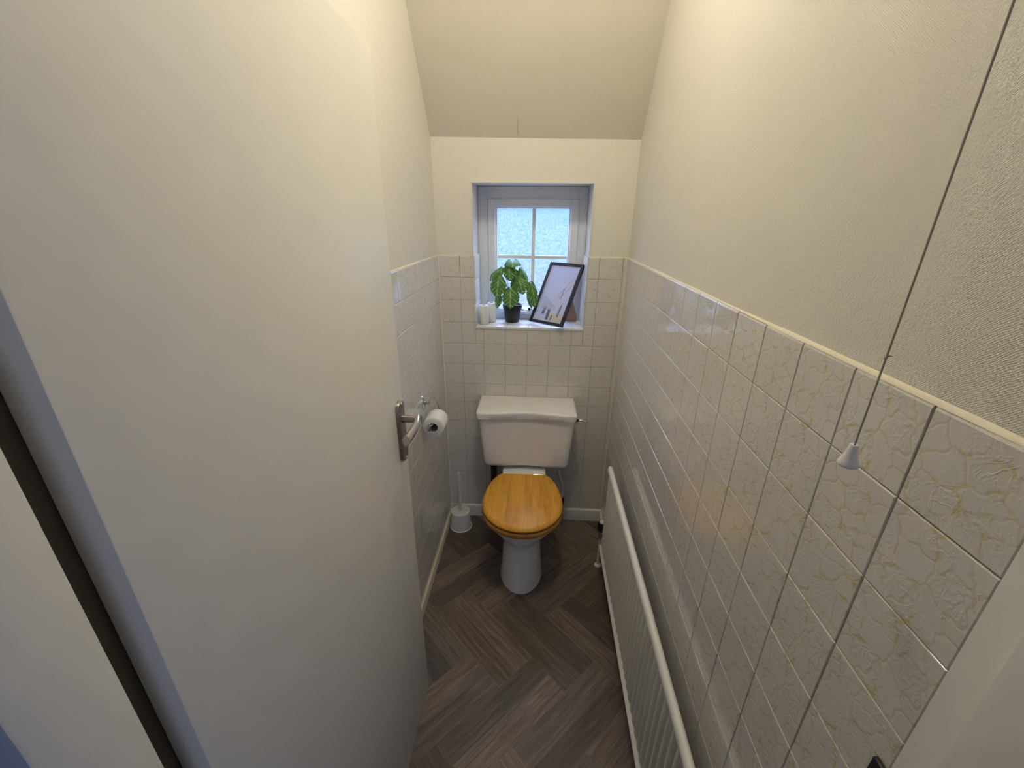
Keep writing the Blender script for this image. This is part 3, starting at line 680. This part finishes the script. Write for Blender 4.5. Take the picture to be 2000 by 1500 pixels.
def roll(name, label, c, axis, R, r, h, grp):
    o = thing(name, label, 'toilet roll', c, grp); bm = bmesh.new(); n = 48
    prof = [(r, 0), (R-0.003, 0), (R, 0.003), (R, h-0.003), (R-0.003, h), (r, h)]
    rings = []
    for a_, b_ in prof+[prof[0]]:
        rr_ = []
        for k in range(n):
            q = 2*PI*k/n; x, y = a_*math.cos(q), a_*math.sin(q)
            rr_.append(Vector(c)+(Vector((x, y, b_)) if axis == 'z' else Vector((x, b_, y))))
        rings.append(rr_)
    ring_loft(bm, rings, False); obj('tissue', bm, M['paper'], o, smooth=50)
    bm = bmesh.new(); rings = []
    for a_, b_ in ((r+0.0004, 0.001), (r-0.0012, 0.001), (r-0.0012, h-0.001), (r+0.0004, h-0.001), (r+0.0004, 0.001)):
        rr_ = []
        for k in range(n):
            q = 2*PI*k/n; x, y = a_*math.cos(q), a_*math.sin(q)
            rr_.append(Vector(c)+(Vector((x, y, b_)) if axis == 'z' else Vector((x, b_, y))))
        rings.append(rr_)
    ring_loft(bm, rings, False); obj('cardboard_core', bm, M['card'], o, smooth=50)
    return o
roll('toilet_roll', 'part-used white toilet roll hanging on the chrome wire holder', (RX, RY0, RZ-0.006), 'y', 0.044, 0.0195, 0.092, None)
roll('toilet_roll', 'front one of two white toilet rolls stood in the left corner of the window sill', (WX0+0.036, 0.060, WZ0), 'z', 0.024, 0.010, 0.095, 'toilet rolls on the window sill')
roll('toilet_roll', 'rear one of two white toilet rolls on the sill, nearer the plant', (WX0+0.070, 0.112, WZ0), 'z', 0.024, 0.011, 0.098, 'toilet rolls on the window sill')

# ------------------------------------------------------------------ radiator
def RR(y): return 0.4050+0.0122*y
RY_A, RY_B, RZ0, RZ1 = -0.392, -1.600, 0.165, 0.622
rad = thing('radiator', 'long low white fluted panel radiator on the right wall under the tiles', 'radiator', (RR(-1.0)-0.05, -1.0, RZ0))
pitch = 0.0336; ns = int((RY_A-RY_B)/pitch)*10
def sm(a, b_, x): t_ = max(0, min(1, (x-a)/(b_-a))); return t_*t_*(3-2*t_)
zs = [RZ0, RZ0+0.004, RZ0+0.008, RZ0+0.012, RZ0+0.016, RZ0+0.022, RZ0+0.03, RZ0+0.04, RZ0+0.055]+[RZ0+0.055+(RZ1-0.03-RZ0-0.055)*k/6 for k in range(1, 7)]+[RZ1-0.022]
bm = bmesh.new(); grid = []
for i in range(ns+1):
    y = RY_A+(RY_B-RY_A)*i/ns; ph = 2*PI*(RY_A-y)/pitch; col = []
    for z in zs:
        k = sm(RZ0+0.006, RZ0+0.010, z)      # recess above the bottom seam
        kk = min(k, 1)
        wv = 2*abs(math.cos(ph/2))**0.9-1
        edge = min(sm(0, 0.012, RY_A-y), sm(0, 0.012, y-RY_B))
        dpt = 0.0640*(1-kk)+kk*(0.0510+0.0072*wv*edge*sm(RZ0+0.01, RZ0+0.03, z)*(1-sm(RZ1-0.045, RZ1-0.024, z)*0.6))
        col.append(bm.verts.new((RR(y)-dpt, y, z)))
    col.append(bm.verts.new((RR(y)-0.044, y, RZ1-0.022))); col.append(bm.verts.new((RR(y)-0.044, y, RZ0)))
    grid.append(col)
for a, b_ in zip(grid[:-1], grid[1:]):
    n = len(a)
    for k in range(n): bm.faces.new((a[k], b_[k], b_[(k+1) % n], a[(k+1) % n]))
bm.faces.new(grid[0]); bm.faces.new(grid[-1][::-1]); bmesh.ops.recalc_face_normals(bm, faces=bm.faces)
obj('panel', bm, M['rad'], rad, smooth=60)
# rolled top seam with rounded ends
bm = bmesh.new(); rings = []
N = 60; ss = [0, 0.002, 0.006, 0.012]+[0.012+(RY_A-RY_B-0.024)*k/N for k in range(1, N+1)]+[RY_A-RY_B-0.006, RY_A-RY_B-0.002, RY_A-RY_B]
for s_ in ss:
    e = min(1, min(s_, RY_A-RY_B-s_)/0.012); sc = math.sqrt(max(0.05, 1-(1-e)**2)); y = RY_A-s_
    rings.append([Vector((RR(y)-0.0515-0.0115*sc*math.cos(2*PI*k/20), y, RZ1-0.016+0.016*sc*math.sin(2*PI*k/20)*(1 if math.sin(2*PI*k/20) > 0 else 0.8))) for k in range(20)])
ring_loft(bm, rings); obj('top_rail', bm, M['rad'], rad, smooth=60)
for y in (-0.60, -1.38):
    obj('wall_bracket', BOX(RR(y)-0.045, XR(y)-0.001, y-0.010, y+0.010, RZ0+0.05, RZ0+0.20, 0.001), M['rad'], rad)
vy = RY_A+0.045; vx = RR(vy)-0.050
bm = bmesh.new(); tube(bm, [(vx, RY_A-0.002, 0.200), (vx, vy, 0.200)], 0.010, n=14); tube(bm, [(vx, vy, 0.175), (vx, vy, 0.225)], 0.013, n=16)
vb = obj('valve_body', bm, M['chrome'], rad)
obj('valve_ring', LATHE([(0.014, 0.222), (0.0215, 0.226), (0.0215, 0.262), (0.017, 0.268), (0.012, 0.268)], (vx, vy, 0), 24), M['black'], vb)
obj('valve_cap', LATHE([(0.013, 0.264), (0.013, 0.271), (0.010, 0.274), (0.0, 0.274)], (vx, vy, 0), 24), M['whiteplastic'], vb)
obj('feed_pipe', TUBE([(vx, vy, 0.18), (vx, vy, 0.0)], 0.0075, n=12), M['rad'], rad)
obj('pipe_collar', LATHE([(0.018, 0), (0.016, 0.006), (0.008, 0.010)], (vx, vy, 0.0), 20), M['whiteplastic'], rad)

# ------------------------------------------------------------------ light pull cord
px, py = 0.330, -1.598
t = thing('light_pull_cord', 'thin beige light pull cord with a white bell-shaped end, hanging by the right wall', 'light pull', (px, py, 1.395))
obj('string', TUBE([(px, py, 1.41), (px+0.0006, py, 1.60), (px, py, 1.9), (px, py, H2-0.02)], 0.0009, n=8), M['cord'], t)
bm = bmesh.new(); tube(bm, [(px-0.0012, py, 1.509), (px, py, 1.5105), (px+0.0016, py, 1.512), (px+0.0055, py, 1.5118)], [0.0008, 0.0016, 0.0012, 0.0005], n=8); obj('knot', bm, M['cord'], t)
obj('bell_end', LATHE([(0.0, 0.0), (0.0045, 0.0), (0.0086, 0.0005), (0.0098, 0.002), (0.0098, 0.004), (0.0082, 0.0075), (0.0062, 0.013), (0.0050, 0.019), (0.0042, 0.0245), (0.0036, 0.0255), (0.002, 0.0250)], (px, py, 1.3915), 28), M['whiteplastic'], t)
obj('ceiling_switch', BOX(px-0.04, px+0.03, py-0.04, py+0.04, H2-0.03, H2, 0.004), M['whiteplastic'], t)

# ------------------------------------------------------------------ picture frame on the sill
FW, FH, FT, BW = 0.198, 0.322, 0.014, 0.0135
psi, th, ro = math.radians(-37.5), math.radians(31.0), math.radians(0.2)
e_ = Vector((math.cos(psi), math.sin(psi), 0)); bk = Vector((-math.sin(psi), math.cos(psi), 0))
u_ = Vector((0, 0, 1))*math.cos(th)+bk*math.sin(th); n_f = e_.cross(u_)      # points back-down/up front
if n_f.y > 0: n_f = -n_f
PB = Vector((-0.0345, 0.078, WZ0+0.0165))
def FP(a, b_, c): return PB+e_*a+u_*b_+n_f*c      # c = 0 front face, negative = behind
pf = thing('picture_frame', 'black framed picture leaning back on the window sill beside the plant', 'picture frame', (PB.x+0.08, 0.06, WZ0))
def fbox(bm, a0, a1, b0, b1, c0, c1, bev=0.0):
    v = box(bm, 0, 1, 0, 1, 0, 1)
    for q in v: q.co = FP(a0+(a1-a0)*q.co.x, b0+(b1-b0)*q.co.y, c0+(c1-c0)*q.co.z)
    bmesh.ops.recalc_face_normals(bm, faces=bm.faces)
bm = bmesh.new(); fbox(bm, 0, FW, 0, BW, -FT, 0); fbox(bm, 0, FW, FH-BW, FH, -FT, 0); fbox(bm, 0, BW, BW, FH-BW, -FT, 0); fbox(bm, FW-BW, FW, BW, FH-BW, -FT, 0)
obj('moulding', bm, M['framew'], pf, smooth=0)
bm = bmesh.new(); fbox(bm, BW*0.8, FW-BW*0.8, BW*0.8, FH-BW*0.8, -0.008, -0.005)
prt = obj('print', bm, M['mount'], pf, smooth=0)
def strokes(lines, mt, name):
    bm = bmesh.new(); iw, ih = FW-2*BW, FH-2*BW
    for (x0, y0, x1, y1, wd) in lines:
        a = Vector((BW+x0*iw, BW+y0*ih)); b_ = Vector((BW+x1*iw, BW+y1*ih)); d = (b_-a).normalized(); nn = Vector((-d.y, d.x))*wd*0.85
        c = random.uniform(0, 0.00008); P = [a-nn, b_-nn, b_+nn, a+nn]
        fr = [bm.verts.new(FP(p.x, p.y, -0.0047+c)) for p in P]; bk_ = [bm.verts.new(FP(p.x, p.y, -0.0052)) for p in P]
        bm.faces.new(fr)
        for k in range(4): bm.faces.new((fr[k], fr[(k+1) % 4], bk_[(k+1) % 4], bk_[k]))
    bmesh.ops.recalc_face_normals(bm, faces=bm.faces); obj(name, bm, mt, prt, smooth=0)
for _st in ([(0.46, 0.03, 0.46, 0.22, 0.009), (0.70, 0.42, 0.72, 0.60, 0.0016), (0.80, 0.10, 0.82, 0.32, 0.003), (0.76, 0.12, 0.78, 0.28, 0.0015), (0.60, 0.04, 0.61, 0.12, 0.004)]
        + [(0.24+0.015*k, 0.12, 0.25+0.015*k, 0.18+0.04*(k % 3), 0.0015) for k in range(6)]): strokes([_st], M['ink'], 'drawn_line')
arc = [(0.04+0.075*k, 0.42-0.010*k*k*0.30+0.01*math.sin(k), 0.04+0.075*(k+1), 0.42-0.010*(k+1)**2*0.30+0.01*math.sin(k+1), 0.0022) for k in range(8)]
arc2 = [(a, b_-0.035, c, d-0.035, 0.0012) for a, b_, c, d, w in arc]
strokes(arc+arc2+[(0.18+0.055*k, 0.20, 0.19+0.055*k, 0.36-0.01*k, 0.0022) for k in range(7)]+[(0.55, 0.45, 0.98, 0.86, 0.0012), (0.62, 0.40, 0.98, 0.72, 0.001)], M['inkpale'], 'drawing_tones')
bm = bmesh.new(); fbox(bm, BW+0.085, FW-BW, BW, BW+0.045, -0.0056, -0.0049); obj('drawing_ground', bm, M['sand'], prt, smooth=0)
# hardboard back and strut
bm = bmesh.new(); fbox(bm, 0.006, FW-0.006, 0.006, FH-0.006, -0.013, -0.010); obj('backing_board', bm, M['mdf'], pf, smooth=0)
bm = bmesh.new()
h0 = FP(FW*0.52, 0.235, -FT); h1 = FP(FW*0.66, 0.235, -FT)
f0 = Vector((0.150, 0.150, WZ0+0.002)); f1 = Vector((0.206, 0.128, WZ0+0.002)); f2 = f1+Vector((0.002, 0.001, 0.028))
Pp = [h0, f0, f1, f2, h1]; nn = (f0-h0).cross(f1-h0).normalized()*0.0014
A_ = [bm.verts.new(p+nn) for p in Pp]; B_ = [bm.verts.new(p-nn) for p in Pp]
bm.faces.new(A_); bm.faces.new(B_[::-1])
for k in range(5): bm.faces.new((A_[k], A_[(k+1) % 5], B_[(k+1) % 5], B_[k]))
bmesh.ops.recalc_face_normals(bm, faces=bm.faces); obj('easel_strut', bm, M['mdf'], pf, smooth=0)

# ------------------------------------------------------------------ potted monstera
POT = Vector((-0.122, 0.122, WZ0))
pp = thing('potted_plant', 'small artificial monstera with variegated leaves in a black pot on the sill', 'plant', POT)
pot = obj('pot', LATHE([(0.0, 0.0), (0.034, 0.0), (0.0355, 0.003), (0.0455, 0.070), (0.049, 0.070), (0.0505, 0.090), (0.0485, 0.091), (0.046, 0.089), (0.044, 0.078), (0.0, 0.078)], POT, 40), M['black'], pp, smooth=35)
obj('filling', LATHE([(0.0, 0.0), (0.0445, 0.0), (0.0445, 0.003), (0.0, 0.005)], POT+Vector((0, 0, 0.078)), 24), M['soil'], pot)
def leaf(center, tipdir, facing, Ln, Wd, curl=0.25):
    Ln *= 1.05; Wd *= 1.06
    """monstera blade: heart outline with notches between the side ribs; centre, direction of the tip, facing side"""
    T = Vector(tipdir).normalized(); F_ = Vector(facing); F_ = (F_-T*F_.dot(T)).normalized(); X = T.cross(F_)
    bm = bmesh.new(); uvl = bm.loops.layers.uv.new('UVMap'); nv, nu = 28, 7
    c0 = Vector(center)-T*Ln*0.45
    def half(v):       # blade half-width at v (0 stalk end, 1 tip)
        w = max(0.0, math.sin(PI*max(0, min(1, (v+0.12)/1.12))**0.72))**0.75 if v < 1 else 0
        return max(0.0, w)
    pts = {}
    for s in (-1, 1):
        for i in range(nv+1):
            v = -0.12+1.12*i/nv
            for j in range(nu+1):
                u = j/nu; hw = half(v)
                # notch
                ph = (v-0.55*0.5*u*hw)*5.0; fr = ph-math.floor(ph)
                cut = 1-0.60*max(0, 1-abs(fr-0.5)/0.13) if 0.12 < v < 0.85 else 1
                uu_ = u*hw*cut; y = v+0.10*u*hw*(1 if v < 0.8 else 0)
                if v < 0: uu_ = max(uu_, 0); y = v + 0
                if v < 0: uu_ = (0.10+0.9*u)*hw
                px_, py_ = s*uu_*Wd*0.5, y*Ln
                z = -curl*Ln*((v-0.35)**2)*1.0-curl*Wd*0.8*(uu_**2)+0.03*Wd*math.cos(2*PI*ph)*u
                pts[(s, i, j)] = (c0+X*px_+T*py_+F_*z, (s*uu_*0.5, v))
    for s in (-1, 1):
        vs_ = {}
        for i in range(nv+1):
            for j in range(nu+1): vs_[(i, j)] = bm.verts.new(pts[(s, i, j)][0])
        for i in range(nv):
            if -0.12+1.12*(i+0.5)/nv < 0.0 and False: continue
            for j in range(nu):
                q = [(i, j), (i+1, j), (i+1, j+1), (i, j+1)]
                try: f = bm.faces.new([vs_[k] for k in (q if s > 0 else q[::-1])])
                except ValueError: continue
                for lp in f.loops:
                    for k in q:
                        if vs_[k] is lp.vert: lp[uvl].uv = pts[(s, k[0], k[1])][1]
    bmesh.ops.remove_doubles(bm, verts=bm.verts, dist=0.0002)
    bmesh.ops.solidify(bm, geom=bm.faces[:], thickness=0.0006)
    o = obj('leaf', bm, M['leaf'], pp, smooth=60)
    a = POT+Vector((random.uniform(-0.008, 0.008), random.uniform(-0.008, 0.008), 0.08)); b_ = c0-F_*0.001
    mid = a.lerp(b_, 0.55)+Vector((0, 0, 0.02+0.25*abs(b_.x-a.x)))
    obj('stem', TUBE(curve_pts([a, mid, b_], 6), 0.0014, n=7), M['stem'], pp)
def at(px_, py_, y):
    d = fw+rr*((px_-1000)/FPX)-uu*((py_-750)/FPX); return CAM+d*((y-CAM.y)/d.y)
leaf(at(1001, 512, 0.10), (0.1, -0.8, -0.35), (0.0, -0.50, 0.85), 0.070, 0.080, 0.3)
leaf(at(995, 532, 0.085), (0.05, -0.25, -0.95), (-0.1, -1, 0.25), 0.074, 0.062)
leaf(at(968, 533, 0.09), (-0.70, -0.25, -0.62), (-0.45, -0.8, 0.45), 0.080, 0.050, 0.5)
leaf(at(972, 560, 0.060), (-0.10, -0.30, -0.95), (-0.15, -1, 0.35), 0.094, 0.078)
leaf(at(997, 582, 0.045), (0.0, -0.3, -0.9), (0.0, -1, 0.40), 0.090, 0.084)
leaf(at(1017, 557, 0.070), (0.25, -0.35, -0.8), (-0.3, -0.9, 0.45), 0.080, 0.070)
leaf(at(1026, 538, 0.13), (0.50, 0.1, -0.85), (0.6, -0.55, 0.35), 0.080, 0.055, 0.4)
leaf(at(1042, 576, 0.055), (0.22, -0.12, -0.97), (0.35, -0.9, 0.25), 0.112, 0.056, 0.35)
leaf(at(972, 588, 0.075), (-0.15, 0.0, -0.98), (-0.3, -0.9, 0.2), 0.070, 0.036)
leaf(at(1036, 588, 0.10), (0.3, 0.1, -0.95), (0.7, -0.6, 0.2), 0.080, 0.028)
leaf(at(1009, 543, 0.12), (0.35, 0.1, -0.8), (0.1, -0.9, 0.4), 0.074, 0.058)
leaf(at(1006, 558, 0.11), (-0.1, -0.1, -0.95), (-0.2, -0.95, 0.3), 0.066, 0.052)
